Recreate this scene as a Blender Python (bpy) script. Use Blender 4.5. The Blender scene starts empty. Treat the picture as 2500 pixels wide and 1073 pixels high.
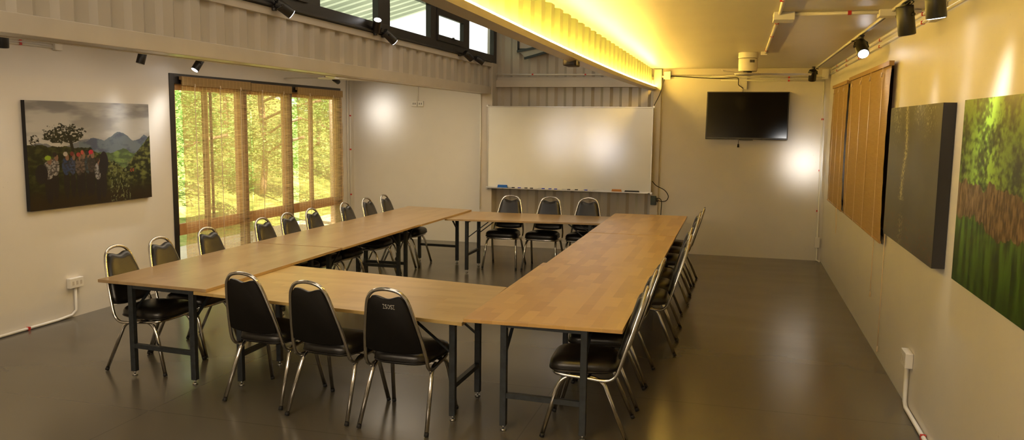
import bpy, bmesh, math, random
from mathutils import Vector, Matrix, noise
random.seed(7)
PI = math.pi
S = bpy.context.scene
COL = S.collection

# ------------------------------------------------------------------ helpers
def newbm(): return bmesh.new()

def quad_prism(bm, c, z0, z1, mi=0):
    a = [bm.verts.new((x, y, z0)) for x, y in c]; b = [bm.verts.new((x, y, z1)) for x, y in c]
    n = len(c)
    fs = [bm.faces.new(a[::-1]), bm.faces.new(b)]
    for i in range(n): fs.append(bm.faces.new((a[i], a[(i+1) % n], b[(i+1) % n], b[i])))
    for f in fs: f.material_index = mi
    return fs

def box(bm, x0, x1, y0, y1, z0, z1, mi=0):
    x0, x1 = min(x0, x1), max(x0, x1); y0, y1 = min(y0, y1), max(y0, y1); z0, z1 = min(z0, z1), max(z0, z1)
    return quad_prism(bm, [(x0, y0), (x1, y0), (x1, y1), (x0, y1)], z0, z1, mi)

def obox(bm, M, sx, sy, sz, mi=0):
    r = bmesh.ops.create_cube(bm, size=1.0, matrix=M @ Matrix.Diagonal((sx, sy, sz, 1)))
    for v in r['verts']:
        for f in v.link_faces: f.material_index = mi

def bar(bm, p, q, w, h, mi=0):
    p = Vector(p); q = Vector(q); d = (q-p)
    M = Matrix.Translation((p+q)/2) @ d.to_track_quat('Z', 'Y').to_matrix().to_4x4()
    obox(bm, M, w, h, d.length, mi)

def smooth_pts(pts, sub=6, closed=False):
    P = [Vector(p) for p in pts]; n = len(P); out = []
    rng = range(n) if closed else range(n-1)
    for i in rng:
        if closed: a, b, c, d = P[(i-1) % n], P[i], P[(i+1) % n], P[(i+2) % n]
        else:
            a, b, c, d = P[max(i-1, 0)], P[i], P[i+1], P[min(i+2, n-1)]
        for k in range(sub):
            t = k/sub
            out.append(0.5*((2*b)+(c-a)*t+(2*a-5*b+4*c-d)*t*t+(3*b-a-3*c+d)*t**3))
    if not closed: out.append(P[-1])
    return out

def tube(bm, pts, r, seg=8, closed=False, flat=1.0, mi=0):
    P = [Vector(p) for p in pts]; n = len(P); rings = []
    up = None
    for i, p in enumerate(P):
        if closed: t = P[(i+1) % n]-P[(i-1) % n]
        else: t = P[min(i+1, n-1)]-P[max(i-1, 0)]
        t.normalize()
        if up is None:
            up = Vector((0, 0, 1)) if abs(t.z) < .9 else Vector((0, 1, 0))
        u = (up-t*up.dot(t))
        if u.length < 1e-6: u = t.orthogonal()
        u.normalize(); v = t.cross(u); up = u
        rings.append([bm.verts.new(p+u*(r*math.cos(2*PI*k/seg))+v*(r*flat*math.sin(2*PI*k/seg))) for k in range(seg)])
    for i in range(n if closed else n-1):
        A, B = rings[i], rings[(i+1) % n]
        for k in range(seg):
            f = bm.faces.new((A[k], A[(k+1) % seg], B[(k+1) % seg], B[k])); f.smooth = True; f.material_index = mi
    if not closed:
        for ring, rev in ((rings[0], True), (rings[-1], False)):
            f = bm.faces.new(ring[::-1] if rev else ring); f.material_index = mi

def cyl(bm, p, q, r0, r1=None, seg=20, mi=0, capmi=None):
    p = Vector(p); q = Vector(q); r1 = r0 if r1 is None else r1
    rot = (q-p).to_track_quat('Z', 'Y').to_matrix()
    A = [bm.verts.new(p+rot @ Vector((r0*math.cos(2*PI*k/seg), r0*math.sin(2*PI*k/seg), 0))) for k in range(seg)]
    B = [bm.verts.new(q+rot @ Vector((r1*math.cos(2*PI*k/seg), r1*math.sin(2*PI*k/seg), 0))) for k in range(seg)]
    for k in range(seg):
        f = bm.faces.new((A[k], A[(k+1) % seg], B[(k+1) % seg], B[k])); f.smooth = True; f.material_index = mi
    f = bm.faces.new(A[::-1]); f.material_index = mi
    f = bm.faces.new(B); f.material_index = mi if capmi is None else capmi

def rings_mesh(bm, rings, smooth=True, cap0=True, cap1=True):
    R = [[bm.verts.new(p) for p in r] for r in rings]; n = len(R[0])
    for A, B in zip(R, R[1:]):
        for k in range(n):
            f = bm.faces.new((A[k], A[(k+1) % n], B[(k+1) % n], B[k])); f.smooth = smooth
    if cap0: f = bm.faces.new(R[0][::-1]); f.smooth = smooth
    if cap1: f = bm.faces.new(R[-1]); f.smooth = smooth

def obj(name, bm, mat, parent=None, bevel=0, fix=True, loc=None):
    me = bpy.data.meshes.new(name)
    if fix: bmesh.ops.recalc_face_normals(bm, faces=bm.faces)
    bm.to_mesh(me); bm.free()
    for m in (mat if isinstance(mat, (list, tuple)) else [mat]): me.materials.append(m)
    o = bpy.data.objects.new(name, me); COL.objects.link(o)
    if parent: o.parent = parent
    if loc: o.location = loc
    if bevel:
        b = o.modifiers.new('bevel', 'BEVEL'); b.width = bevel; b.segments = 2; b.limit_method = 'ANGLE'
    return o

def tag(o, label, cat, group=None):
    o['label'] = label; o['category'] = cat
    if group: o['group'] = group
    return o

def thing(name, label, cat, loc=(0, 0, 0), rz=0, group=None):
    o = bpy.data.objects.new(name, None); COL.objects.link(o); o.empty_display_size = .1
    o.location = loc; o.rotation_euler = (0, 0, rz)
    return tag(o, label, cat, group)

def struct(o):
    o['kind'] = 'structure'; return o

def dup(root, loc, rz, label, group=None):
    r = root.copy(); COL.objects.link(r); r.location = loc; r.rotation_euler = (0, 0, rz); r['label'] = label
    if group: r['group'] = group
    for ch in list(root.children):
        c = ch.copy(); COL.objects.link(c); c.parent = r
        for g in list(ch.children):
            d = g.copy(); COL.objects.link(d); d.parent = c
    return r

# ------------------------------------------------------------------ materials
class NT:
    def __init__(s, name):
        s.m = bpy.data.materials.new(name); s.m.use_nodes = True; s.t = s.m.node_tree; s.t.nodes.clear()
        s.out = s.n('ShaderNodeOutputMaterial')
    def n(s, typ, **k):
        nd = s.t.nodes.new(typ)
        for a, v in k.items():
            if a.startswith('_'): nd.inputs[a[1:].replace('_', ' ')].default_value = v
            else: setattr(nd, a, v)
        return nd
    def l(s, a, b): s.t.links.new(a, b)
    def coord(s, kind='Object', scale=(1, 1, 1), rot=(0, 0, 0)):
        tc = s.n('ShaderNodeTexCoord'); mp = s.n('ShaderNodeMapping')
        mp.inputs['Scale'].default_value = scale; mp.inputs['Rotation'].default_value = rot
        s.l(tc.outputs[kind], mp.inputs['Vector']); return mp.outputs['Vector']
    def noise(s, vec, scale=5, detail=3, rough=.5):
        n = s.n('ShaderNodeTexNoise'); n.inputs['Scale'].default_value = scale; n.inputs['Detail'].default_value = detail
        n.inputs['Roughness'].default_value = rough; s.l(vec, n.inputs['Vector']); return n.outputs['Fac']
    def ramp(s, fac, stops):
        r = s.n('ShaderNodeValToRGB'); e = r.color_ramp.elements
        while len(e) < len(stops): e.new(.5)
        for i, (p, c) in enumerate(stops): e[i].position = p; e[i].color = (*c, 1) if len(c) == 3 else c
        s.l(fac, r.inputs['Fac']); return r.outputs['Color']
    def math(s, op, a, b=None):
        m = s.n('ShaderNodeMath', operation=op)
        for i, v in enumerate((a, b)):
            if v is None: continue
            if isinstance(v, (int, float)): m.inputs[i].default_value = v
            else: s.l(v, m.inputs[i])
        return m.outputs[0]
    def mix(s, fac, a, b, blend='MIX'):
        m = s.n('ShaderNodeMix', data_type='RGBA', blend_type=blend)
        for sock, v in ((m.inputs[0], fac), (m.inputs[6], a), (m.inputs[7], b)):
            if isinstance(v, (int, float)): sock.default_value = v
            elif isinstance(v, tuple): sock.default_value = (*v, 1)
            else: s.l(v, sock)
        return m.outputs[2]
    def bump(s, h, strength=.2, dist=.01):
        b = s.n('ShaderNodeBump'); b.inputs['Strength'].default_value = strength; b.inputs['Distance'].default_value = dist
        s.l(h, b.inputs['Height']); return b.outputs['Normal']
    def bsdf(s, color, rough=.5, metal=0, normal=None, spec=.5, coat=0, out=True):
        b = s.n('ShaderNodeBsdfPrincipled')
        for k, v in (('Base Color', color), ('Roughness', rough), ('Metallic', metal), ('Specular IOR Level', spec), ('Coat Weight', coat)):
            if isinstance(v, tuple): b.inputs[k].default_value = (*v, 1)
            elif isinstance(v, (int, float)): b.inputs[k].default_value = v
            else: s.l(v, b.inputs[k])
        if normal is not None: s.l(normal, b.inputs['Normal'])
        if out: s.l(b.outputs[0], s.out.inputs['Surface'])
        return b

def plain(name, color, rough=.5, metal=0, spec=.5, var=.06, scale=6, coat=0, bump=0):
    t = NT(name); v = t.coord(); n = t.noise(v, scale, 4)
    lo = tuple(c*(1-var) for c in color); hi = tuple(min(1, c*(1+var)) for c in color)
    c = t.ramp(n, [(.3, lo), (.7, hi)])
    nm = t.bump(t.noise(v, scale*12, 3), bump, .004) if bump else None
    t.bsdf(c, rough, metal, nm, spec, coat); return t.m

def emit(name, color, strength):
    t = NT(name); e = t.n('ShaderNodeEmission'); e.inputs['Color'].default_value = (*color, 1); e.inputs['Strength'].default_value = strength
    t.l(e.outputs[0], t.out.inputs['Surface']); return t.m

def wall_mat(name, color, rough=.42):
    t = NT(name); v = t.coord(); a = t.noise(v, 1.1, 4, .6); b = t.noise(v, 14, 4, .6)
    c = t.ramp(a, [(.3, tuple(x*.93 for x in color)), (.7, color)])
    c = t.mix(t.math('MULTIPLY', b, .12), c, tuple(x*.8 for x in color))
    # small scuffs
    sc = t.noise(v, 46, 2, .4); sc = t.math('GREATER_THAN', sc, .77)
    c = t.mix(t.math('MULTIPLY', sc, .25), c, (.25, .2, .15))
    nm = t.bump(t.noise(v, 3.2, 3), .12, .01)
    t.bsdf(c, rough, 0, nm, .5); return t.m

M = {}
M['wall'] = wall_mat('white_wall_paint', (.76, .72, .65))
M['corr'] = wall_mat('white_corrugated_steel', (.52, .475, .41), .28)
M['corr_t'] = wall_mat('glow_tinted_corrugated_steel', (.29, .35, .20), .35)  # corr recoloured greener, putting the LED glow's lemon cast into the base
M['ceil'] = wall_mat('white_ceiling_paint', (.72, .68, .60), .38)
M['trimw'] = plain('white_steel_trim', (.56, .51, .44), .3, scale=3)
M['plastic'] = plain('white_plastic', (.78, .75, .68), .35, var=.03)
M['red'] = plain('red_clip_plastic', (.55, .03, .02), .4)
M['black'] = plain('black_metal', (.012, .011, .011), .38, var=.2)
M['frame'] = plain('dark_window_frame', (.016, .013, .011), .42, var=.3)
M['sash'] = plain('blind_glow_sash', (.55, .33, .16), .5)  # dark sash coloured brown to carry the glow of the blind before it
M['vinyl'] = NT('black_vinyl')
t = M['vinyl']; v = t.coord(); t.bsdf(t.ramp(t.noise(v, 8, 4), [(.3, (.008, .007, .006)), (.7, (.014, .012, .010))]), .3, 0,
      t.bump(t.noise(v, 160, 3, .6), .25, .002), .5); M['vinyl'] = t.m
M['backvinyl'] = plain('black_back_board', (.007, .006, .005), .6, var=.15, spec=.2)
M['chrome'] = plain('worn_chrome', (.62, .60, .57), .16, 1.0, var=.12, scale=30)
M['leg'] = plain('dark_blue_grey_steel', (.018, .023, .028), .42, var=.35, scale=25)
M['rubber'] = plain('black_rubber', (.01, .01, .01), .7)
M['steel'] = plain('galvanised_foot', (.45, .45, .44), .3, 1.0)
M['lens'] = emit('lit_lamp_lens', (1, .98, 1.0), 14)
M['lens_off'] = plain('dim_lamp_lens', (.5, .5, .5), .2)
M['led'] = emit('yellow_led_strip', (1, .60, .105), 155)
M['blue'] = plain('blue_felt', (.02, .14, .55), .7)
M['orange'] = plain('orange_wood_eraser', (.62, .27, .07), .6)
M['inkblue'] = plain('blue_marker_cap', (.03, .05, .5), .4)
M['inkblack'] = plain('black_marker_cap', (.015, .015, .015), .4)
M['alu'] = plain('aluminium_frame', (.55, .54, .51), .35, .8)
M['socket'] = plain('dark_green_socket', (.01, .025, .02), .4)
M['letter'] = plain('white_stencil_paint', (.55, .53, .48), .6, var=.2, scale=80)

def wood(name, hi, lo, rot):
    t = NT(name); v = t.coord('Object', (1, 1, 1), (0, 0, rot))
    br = t.n('ShaderNodeTexBrick'); br.offset = .43; br.squash = 1
    for k, x in (('Scale', 1.0), ('Mortar Size', .0), ('Brick Width', .30), ('Row Height', .078), ('Bias', -.15)): br.inputs[k].default_value = x
    br.inputs['Color1'].default_value = (*hi, 1); br.inputs['Color2'].default_value = (*lo, 1); br.inputs['Mortar'].default_value = (*lo, 1)
    t.l(v, br.inputs['Vector'])
    v2 = t.coord('Object', (2.5, 26, 8), (0, 0, rot)); g = t.noise(v2, 3, 6, .65)
    c = t.mix(.30, br.outputs['Color'], t.ramp(g, [(.25, tuple(x*.62 for x in hi)), (.75, tuple(min(1, x*1.2) for x in hi))]), 'MIX')
    bl = t.noise(t.coord('Object', (1, 1, 1)), .9, 2)
    c = t.mix(t.math('MULTIPLY', bl, .35), c, tuple(x*.72 for x in hi))
    t.bsdf(c, t.ramp(g, [(0, (.24, .24, .24)), (1, (.36, .36, .36))]), 0, t.bump(g, .06, .002), .45); return t.m
M['wood_y'] = wood('butcher_block_lengthwise', (.68, .44, .16), (.42, .22, .07), PI/2)
M['wood_x'] = wood('pale_butcher_block_crosswise', (.60, .43, .17), (.44, .28, .09), 0)
M['wood_l'] = wood('sheen_greyed_butcher_block', (.44, .31, .16), (.33, .21, .10), PI/2)  # same block desaturated: window sheen put into the wood colour

def floor_mat():
    t = NT('polished_concrete_boards'); v = t.coord()
    a = t.noise(v, .45, 2, .4); b = t.noise(t.coord('Object', (.6, 1.6, 1)), 1.8, 4, .55)
    c = t.ramp(a, [(.25, (.105, .092, .070)), (.75, (.125, .115, .092))])
    c = t.mix(t.math('MULTIPLY', b, .15), c, (.07, .06, .045))
    # sheet joints across and along the room
    sep = t.n('ShaderNodeSeparateXYZ'); t.l(v, sep.inputs[0])
    jy = t.math('LESS_THAN', t.math('ABSOLUTE', t.math('SUBTRACT', t.math('FRACT', t.math('MULTIPLY', sep.outputs[1], 1/1.29)), .5)), .0035)
    jx = t.math('LESS_THAN', t.math('ABSOLUTE', t.math('SUBTRACT', t.math('FRACT', t.math('MULTIPLY', sep.outputs[0], 1/2.55)), .5)), .0015)
    j = t.math('MAXIMUM', jy, jx)
    c = t.mix(t.math('MULTIPLY', j, .3), c, (.025, .02, .015))
    r = t.ramp(b, [(.2, (.19, .19, .19)), (.8, (.26, .26, .26))])
    t.bsdf(c, r, 0, t.bump(t.noise(v, 2.2, 4), .05, .01), .5); return t.m
M['floor'] = floor_mat()

def bamboo(name, opacity, col_hi, col_lo, holes):
    t = NT(name); v = t.coord('Object')
    sep = t.n('ShaderNodeSeparateXYZ'); t.l(v, sep.inputs[0]); y, z = sep.outputs[1], sep.outputs[2]
    sl = t.noise(t.coord('Object', (1, 1.0, 34)), 4, 5, .7)          # individual splints
    big = t.noise(t.coord('Object', (1, .7, 9)), 2.5, 4, .6)
    c = t.ramp(sl, [(.25, col_lo), (.75, col_hi)])
    c = t.mix(t.math('MULTIPLY', big, .5), c, tuple(x*.72 for x in col_hi))
    th = t.math('LESS_THAN', t.math('FRACT', t.math('MULTIPLY', y, 1/.075)), .07)   # stitching threads
    c = t.mix(t.math('MULTIPLY', th, .45), c, tuple(min(1, x*1.7) for x in col_hi))
    b = t.bsdf(c, .7, 0, None, .2, out=False)
    tr = t.n('ShaderNodeBsdfTranslucent'); t.l(c, tr.inputs['Color'])
    m1 = t.n('ShaderNodeMixShader'); m1.inputs[0].default_value = .5 if holes else .05
    t.l(b.outputs[0], m1.inputs[1]); t.l(tr.outputs[0], m1.inputs[2])
    if holes:
        gap = t.ramp(t.math('ADD', t.math('MULTIPLY', sl, .75), t.math('MULTIPLY', big, .30)), [(.40, (.74, .74, .74)), (.64, (.16, .16, .16))])
        gap = t.math('MULTIPLY', gap, t.math('SUBTRACT', 1.0, t.math('MULTIPLY', th, .8)))
        fac = t.math('MULTIPLY', gap, 1-opacity)
        tp = t.n('ShaderNodeBsdfTransparent'); tp.inputs['Color'].default_value = (1, .92, .78, 1)
        m2 = t.n('ShaderNodeMixShader'); t.l(fac, m2.inputs[0]); t.l(m1.outputs[0], m2.inputs[1]); t.l(tp.outputs[0], m2.inputs[2])
        t.l(m2.outputs[0], t.out.inputs['Surface'])
    else: t.l(m1.outputs[0], t.out.inputs['Surface'])
    return t.m
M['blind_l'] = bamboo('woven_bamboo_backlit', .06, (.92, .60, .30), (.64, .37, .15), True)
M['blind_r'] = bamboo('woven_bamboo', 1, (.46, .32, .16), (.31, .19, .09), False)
M['blind_v'] = bamboo('woven_bamboo_valance', 1, (.46, .31, .13), (.30, .19, .07), False)
M['tape'] = plain('pale_blind_cord', (.75, .60, .42), .7)

t = NT('window_glass'); g = t.n('ShaderNodeBsdfGlass'); 
tp = t.n('ShaderNodeBsdfTransparent'); gl = t.n('ShaderNodeBsdfGlossy'); gl.inputs['Roughness'].default_value = .02
mx = t.n('ShaderNodeMixShader'); mx.inputs[0].default_value = .05
t.t.nodes.remove(g); t.l(tp.outputs[0], mx.inputs[1]); t.l(gl.outputs[0], mx.inputs[2]); t.l(mx.outputs[0], t.out.inputs['Surface'])
M['glass'] = t.m
M['tv'] = plain('black_glass_screen', (.002, .002, .0025), .12, spec=.22, var=.1)
M['wb'] = plain('glossy_whiteboard', (.80, .80, .76), .22, spec=.6, var=.03, scale=2)

# ------------------------------------------------------------------ room shell
XL, XR, YB, YF, ZC, ZM = -6.39, 1.25, 12.75, -3.0, 2.84, 4.3
XB0, XB1 = -3.99, -3.82      # rail of the left container
XT0, XT1 = -1.42, -1.25      # rail of the right container

bm = newbm(); box(bm, XL-.1, XR+.1, YF-.1, YB+.1, -.12, 0); struct(obj('floor', bm, M['floor']))
bm = newbm(); box(bm, XT0+.03, XR+.1, YF-.1, YB+.1, ZC, ZC+.08); struct(obj('ceiling', bm, M['ceil']))
bm = newbm(); box(bm, XL-.1, XB1-.06, YF-.1, YB+.1, ZC, ZC+.06); struct(obj('ceiling', bm, M['ceil']))
bm = newbm(); box(bm, XB0, XT1, YF-.1, YB+.1, ZM, ZM+.08); struct(obj('ceiling', bm, M['ceil']))

def wall_x(x0, x1, y0, y1, z0, z1, hy0, hy1, hz0, hz1):
    bm = newbm(); box(bm, x0, x1, y0, hy0, z0, z1); box(bm, x0, x1, hy1, y1, z0, z1)
    if hz0 > z0: box(bm, x0, x1, hy0, hy1, z0, hz0)
    box(bm, x0, x1, hy0, hy1, hz1, z1); return bm
struct(obj('wall_left', wall_x(XL-.1, XL, YF, YB, 0, ZC, 8.07, 12.27, .04, 2.52), M['wall']))
struct(obj('wall_right', wall_x(XR, XR+.1, YF, YB, 0, ZC, 7.62, 12.0, .98, 2.56), M['wall']))
bm = newbm(); box(bm, XL-.1, XB0+.02, YB, YB+.1, 0, ZC); box(bm, XT1-.04, XR+.1, YB, YB+.1, 0, ZC); struct(obj('wall_back', bm, M['wall']))
bm = newbm(); box(bm, XL-.1, XR+.1, YF-.1, YF, 0, ZM); struct(obj('wall_front', bm, M['wall']))

def corrugation(a0, a1, period=.295, depth=.036):
    pts = []; a = a0
    w = [(.0, 0), (.10, 0), (.145, 1), (.25, 1), (.295, 0)]
    while a < a1:
        for s, d in w[:4]:
            if a+s*period/.295 < a1: pts.append((a+s*period/.295, d*depth))
        a += period
    pts.append((a1, 0)); return pts

def corr_wall(bm, fixed, axis, a0, a1, z0, z1, sign, depth=.036, period=.295):
    pts = corrugation(a0, a1, period, depth); prev = None
    for a, d in pts:
        p = (fixed+sign*d, a) if axis == 'y' else (a, fixed+sign*d)
        cur = (bm.verts.new((*p, z0)), bm.verts.new((*p, z1)))
        if prev: bm.faces.new((prev[0], cur[0], cur[1], prev[1]))
        prev = cur

bm = newbm(); corr_wall(bm, YB-.005, 'x', XB0, XT1, 0, ZM, -1); box(bm, XB0, XT1, YB+.03, YB+.09, 0, ZM)
struct(obj('wall_back', bm, M['corr'], fix=False))
# middle bay side panels above the two containers
bm = newbm(); box(bm, XT0, XT0+.05, YF, YB, ZC+.08, ZM); struct(obj('wall_right', bm, M['wall']))
# rails, posts and headers of the containers
def trim(n, bm, m='trimw', bevel=.004): return struct(obj('trim_%d' % n, bm, M[m], bevel=bevel))
bm = newbm(); box(bm, XB0, XB1, YF, 12.5, 2.445, 2.56); trim(1, bm)
bm = newbm(); box(bm, XB0-.03, XB0, YF, 12.5, 2.44, 2.452); trim(10, bm, 'wall', 0)  # added pale strip painting the highlight on the beam's lit lower edge
bm = newbm(); corr_wall(bm, XB1-.045, 'y', YF, 12.6, 2.55, 2.87, 1, .027)
struct(obj('wall_left', bm, M['corr'], fix=False))
bm = newbm(); box(bm, XB1-.10, XB1+.004, YF, 12.62, 2.865, 2.93); trim(2, bm)
bm = newbm(); box(bm, XB0, -3.80, 12.43, YB, 0, 2.93); trim(3, bm)
bm = newbm(); box(bm, -1.29, -1.17, 12.62, YB, 0, 2.83); trim(4, bm)
bm = newbm(); box(bm, -3.80, -1.29, 12.62, YB-.02, 2.56, 2.67); box(bm, -3.80, -1.29, 12.68, YB-.02, 2.67, 2.72); trim(5, bm)
bm = newbm(); box(bm, -3.80, -1.29, 12.52, YB-.04, 0, .10); trim(6, bm)
bm = newbm(); box(bm, -4.09, XB0, 12.70, YB, 0, 2.445); trim(7, bm)
bm = newbm(); box(bm, -1.17, 1.25, 12.69, YB, 2.745, 2.84); trim(8, bm)
# trough rail of the right container: sags a little in the middle
bm = newbm(); N = 40; prof = [(-1.31, -.02), (XT1, 0), (XT1, .040), (XT1-.012, .040), (XT1-.012, .010), (-1.31, .010)]
def sag(y): return 2.525-.032*math.sin(PI*min(1, max(0, (y-3.0)/9.7)))
rings = []
for i in range(N+1):
    y = YF+(12.7-YF)*i/N; rings.append([(x, y, sag(y)+z) for x, z in prof])
rings_mesh(bm, rings, smooth=False); trim(9, bm, 'trimw', 0)
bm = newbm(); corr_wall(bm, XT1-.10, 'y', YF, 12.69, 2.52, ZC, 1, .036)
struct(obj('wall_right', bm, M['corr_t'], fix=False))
bm = newbm(); box(bm, -1.37, -1.36, YF, YB, 2.56, ZC+.1); struct(obj('wall_right', bm, M['wall']))

# LED strip segments lying in the trough, each with its short joint
led = thing('light_strip', 'long glowing yellow light strip lying in the trough beam', 'light strip', (XT1-.028, 0, 0))
joints = [1.2, 2.45, 3.72, 4.98, 6.3, 7.85, 9.6, 11.3, 12.6]
for a, b in zip(joints, joints[1:]):
    bm = newbm()
    rings = []
    for k in range(5):
        y = a+.015+(b-a-.03)*k/4; z = sag(y)+.022
        rings.append([(-.008, y, z), (.008, y, z), (.008, y, z+.038), (-.008, y, z+.038)])
    rings_mesh(bm, rings, smooth=False)
    obj('strip_segment', bm, M['led'], led)

# ------------------------------------------------------------------ windows
def mk(name, label=None):
    o = bpy.data.objects.new(name, None); COL.objects.link(o); struct(o); return o
w = mk('window_1')
bm = newbm()
fx0, fx1 = XL-.08, XL+.012
def fb(y0, y1, z0, z1, bm, x0=fx0, x1=fx1): box(bm, x0, x1, y0, y1, z0, z1)
fb(8.07, 8.15, .04, 2.52, bm); fb(12.20, 12.27, .04, 2.52, bm); fb(8.15, 12.20, 2.40, 2.52, bm); fb(8.15, 12.20, .04, .10, bm)
fb(10.64, 10.74, .10, 2.40, bm); fb(9.50, 9.60, .10, 2.40, bm)
obj('frame', bm, M['frame'], w, bevel=.004)
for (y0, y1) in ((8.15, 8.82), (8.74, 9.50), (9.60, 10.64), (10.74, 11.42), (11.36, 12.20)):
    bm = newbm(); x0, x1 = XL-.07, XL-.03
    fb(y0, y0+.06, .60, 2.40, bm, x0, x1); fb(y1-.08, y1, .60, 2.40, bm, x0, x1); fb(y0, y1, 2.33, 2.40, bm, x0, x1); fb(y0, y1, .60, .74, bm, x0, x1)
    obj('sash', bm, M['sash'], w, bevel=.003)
bm = newbm(); box(bm, XL-.052, XL-.048, 8.15, 12.20, .10, 2.40); obj('pane', bm, M['glass'], w)

w = mk('window_2')
bm = newbm()
for y0, y1, z0, z1 in ((7.62, 7.68, .98, 2.56), (11.94, 12.0, .98, 2.56), (7.62, 12., 2.50, 2.56), (7.62, 12., .98, 1.04), (10.1, 10.2, .98, 2.56)): box(bm, XR+.01, XR+.09, y0, y1, z0, z1)
obj('frame', bm, M['frame'], w)
bm = newbm(); box(bm, XR+.05, XR+.055, 7.68, 11.94, 1.04, 2.5); obj('pane', bm, M['glass'], w)
bm = newbm(); box(bm, XR+.085, XR+.1, 7.62, 12.0, .98, 2.56); obj('dark_backing', bm, plain('dark_window_backing', (.03, .02, .025), .7), w)  # added panel shutting out the sky, keeping the window dark
bm = newbm(); box(bm, XR+.02, XR+.045, 7.68, 7.74, 1.22, 1.52); box(bm, XR+.02, XR+.045, 7.68, 7.70, 1.0, 2.5); obj('lavender_light_strip', bm, plain('painted_lavender_light', (.55, .38, .55), .6), w)  # purplish light at the window edge, painted as lavender strips

w = mk('window_3')
bm = newbm(); cx0, cx1 = XB1-.07, XB1-.0
def cb(y0, y1, z0, z1, b=None, x0=cx0, x1=cx1): box(bm if b is None else b, x0, x1, y0, y1, z0, z1)
cb(YF, 12.70, 2.932, 3.055); cb(YF, 12.70, 3.465, 3.55)
for y0, y1 in ((12.55, 12.70), (11.10, 11.33), (9.80, 10.0), (8.24, 8.55), (6.72, 6.97), (5.3, 5.5), (3.9, 4.1), (2., 2.2), (0, .2), (-1.5, -1.3)): cb(y0, y1, 3.05, 3.47)
obj('frame', bm, M['frame'], w, bevel=.004)
for y0, y1 in ((10.0, 11.10), (5.5, 6.72)):
    b = newbm()
    cb(y0, y1, 3.045, 3.12, b, cx1-.03, cx1+.022); cb(y0, y1, 3.37, 3.48, b, cx1-.03, cx1+.012)
    cb(y0, y0+.06, 3.12, 3.37, b, cx1-.03, cx1+.012); cb(y1-.06, y1, 3.12, 3.37, b, cx1-.03, cx1+.012)
    obj('sash', b, M['frame'], w, bevel=.003)
    b = newbm(); cyl(b, (cx1+.02, (y0+y1)/2, 3.115), (cx1+.045, (y0+y1)/2, 3.115), .014); bar(b, (cx1+.04, (y0+y1)/2, 3.115), (cx1+.04, (y0+y1)/2+.07, 3.095), .012, .012); obj('latch', b, M['frame'], w)
bm = newbm(); cb(YF, 12.6, 3.04, 3.48, bm, XB1-.045, XB1-.041); obj('pane', bm, M['glass'], w)
bm = newbm(); box(bm, XB1-.09, XB1-.01, YF, YB, 3.55, ZM); struct(obj('wall_left', bm, M['wall']))

# vent window tilting out of the back wall
v = thing('vent_window', 'tilted open vent window with black frame high on corrugated back wall', 'window', (-3.1, 12.66, 3.15))
bm = newbm()
for a, b in (((-.34, -.02, .19), (-.34, -.02, -.02)), ((-.34, -.02, .0), (.5, -.02, .0)), ((-.34, -.02, .19), (.5, -.02, .19)), ((.5, -.02, .19), (.5, -.02, 0))): bar(bm, a, b, .03, .03)
obj('frame', bm, M['black'], v)
bm = newbm(); box(bm, -.38, .56, -.01, .03, -.05, .24); obj('surround', bm, M['trimw'], v)
bm = newbm(); bar(bm, (-.36, -.02, -.03), (.40, -.30, .07), .022, .035); bar(bm, (-.24, -.02, -.14), (.44, -.28, .0), .022, .035); obj('sash_bar', bm, M['black'], v)
bm = newbm(); vs = [bm.verts.new(p) for p in ((-.34, -.02, -.02), (.42, -.29, .075), (.44, -.27, .0), (-.22, -.02, -.13))]; bm.faces.new(vs); obj('pane', bm, plain('frosted_pane', (.5, .5, .46), .3), v, fix=False)

# ------------------------------------------------------------------ outside
GR = NT('sunlit_grass'); v_ = GR.coord(); GR.bsdf(GR.ramp(GR.noise(v_, 3.5, 6, .7), [(.3, (.08, .13, .02)), (.52, (.30, .34, .07)), (.72, (.50, .42, .18))]), .9); M['grass'] = GR.m
bm = newbm()
nx, ny = 26, 30; vs = []
for i in range(nx+1):
    for j in range(ny+1):
        x = XL-.1-(16*i/nx); y = 4+26*j/ny; d = max(0, -x-8.3)
        z = -.05+.28*d*(1 if d < 6 else 1)+.25*noise.noise(Vector((x*.5, y*.5, 0)))*min(1, d)
        vs.append(bm.verts.new((x, y, z)))
for i in range(nx):
    for j in range(ny):
        a = i*(ny+1)+j; f = bm.faces.new((vs[a], vs[a+1], vs[a+ny+2], vs[a+ny+1])); f.smooth = True
struct(obj('ground', bm, M['grass']))
bm = newbm(); box(bm, -8.3, XL-.1, 2, 26, -.1, 0.02); struct(obj('path', bm, plain('pale_sunlit_paving', (.62, .55, .42), .8, var=.2, scale=2)))

def leafmat(name, a, b, c):
    t = NT(name); v = t.coord(); n = t.noise(v, 2.2, 4, .7); n2 = t.noise(v, 23, 2)
    col = t.ramp(t.math('ADD', t.math('MULTIPLY', n, .65), t.math('MULTIPLY', n2, .35)), [(.36, a), (.5, b), (.64, c)])
    d = t.n('ShaderNodeBsdfDiffuse'); tr = t.n('ShaderNodeBsdfTranslucent'); t.l(col, d.inputs[0]); t.l(col, tr.inputs[0])
    m = t.n('ShaderNodeMixShader'); m.inputs[0].default_value = .4; t.l(d.outputs[0], m.inputs[1]); t.l(tr.outputs[0], m.inputs[2]); t.l(m.outputs[0], t.out.inputs['Surface'])
    return t.m
LM = [leafmat('bright_green_leaves', (.10, .20, .02), (.28, .45, .12), (.58, .76, .32)),
      leafmat('olive_leaves', (.12, .14, .03), (.38, .38, .16), (.64, .58, .32)),
      leafmat('yellow_green_leaves', (.16, .24, .03), (.40, .54, .18), (.70, .80, .40))]
M['bark'] = plain('brown_bark', (.30, .20, .11), .9, var=.4, scale=9)
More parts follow.
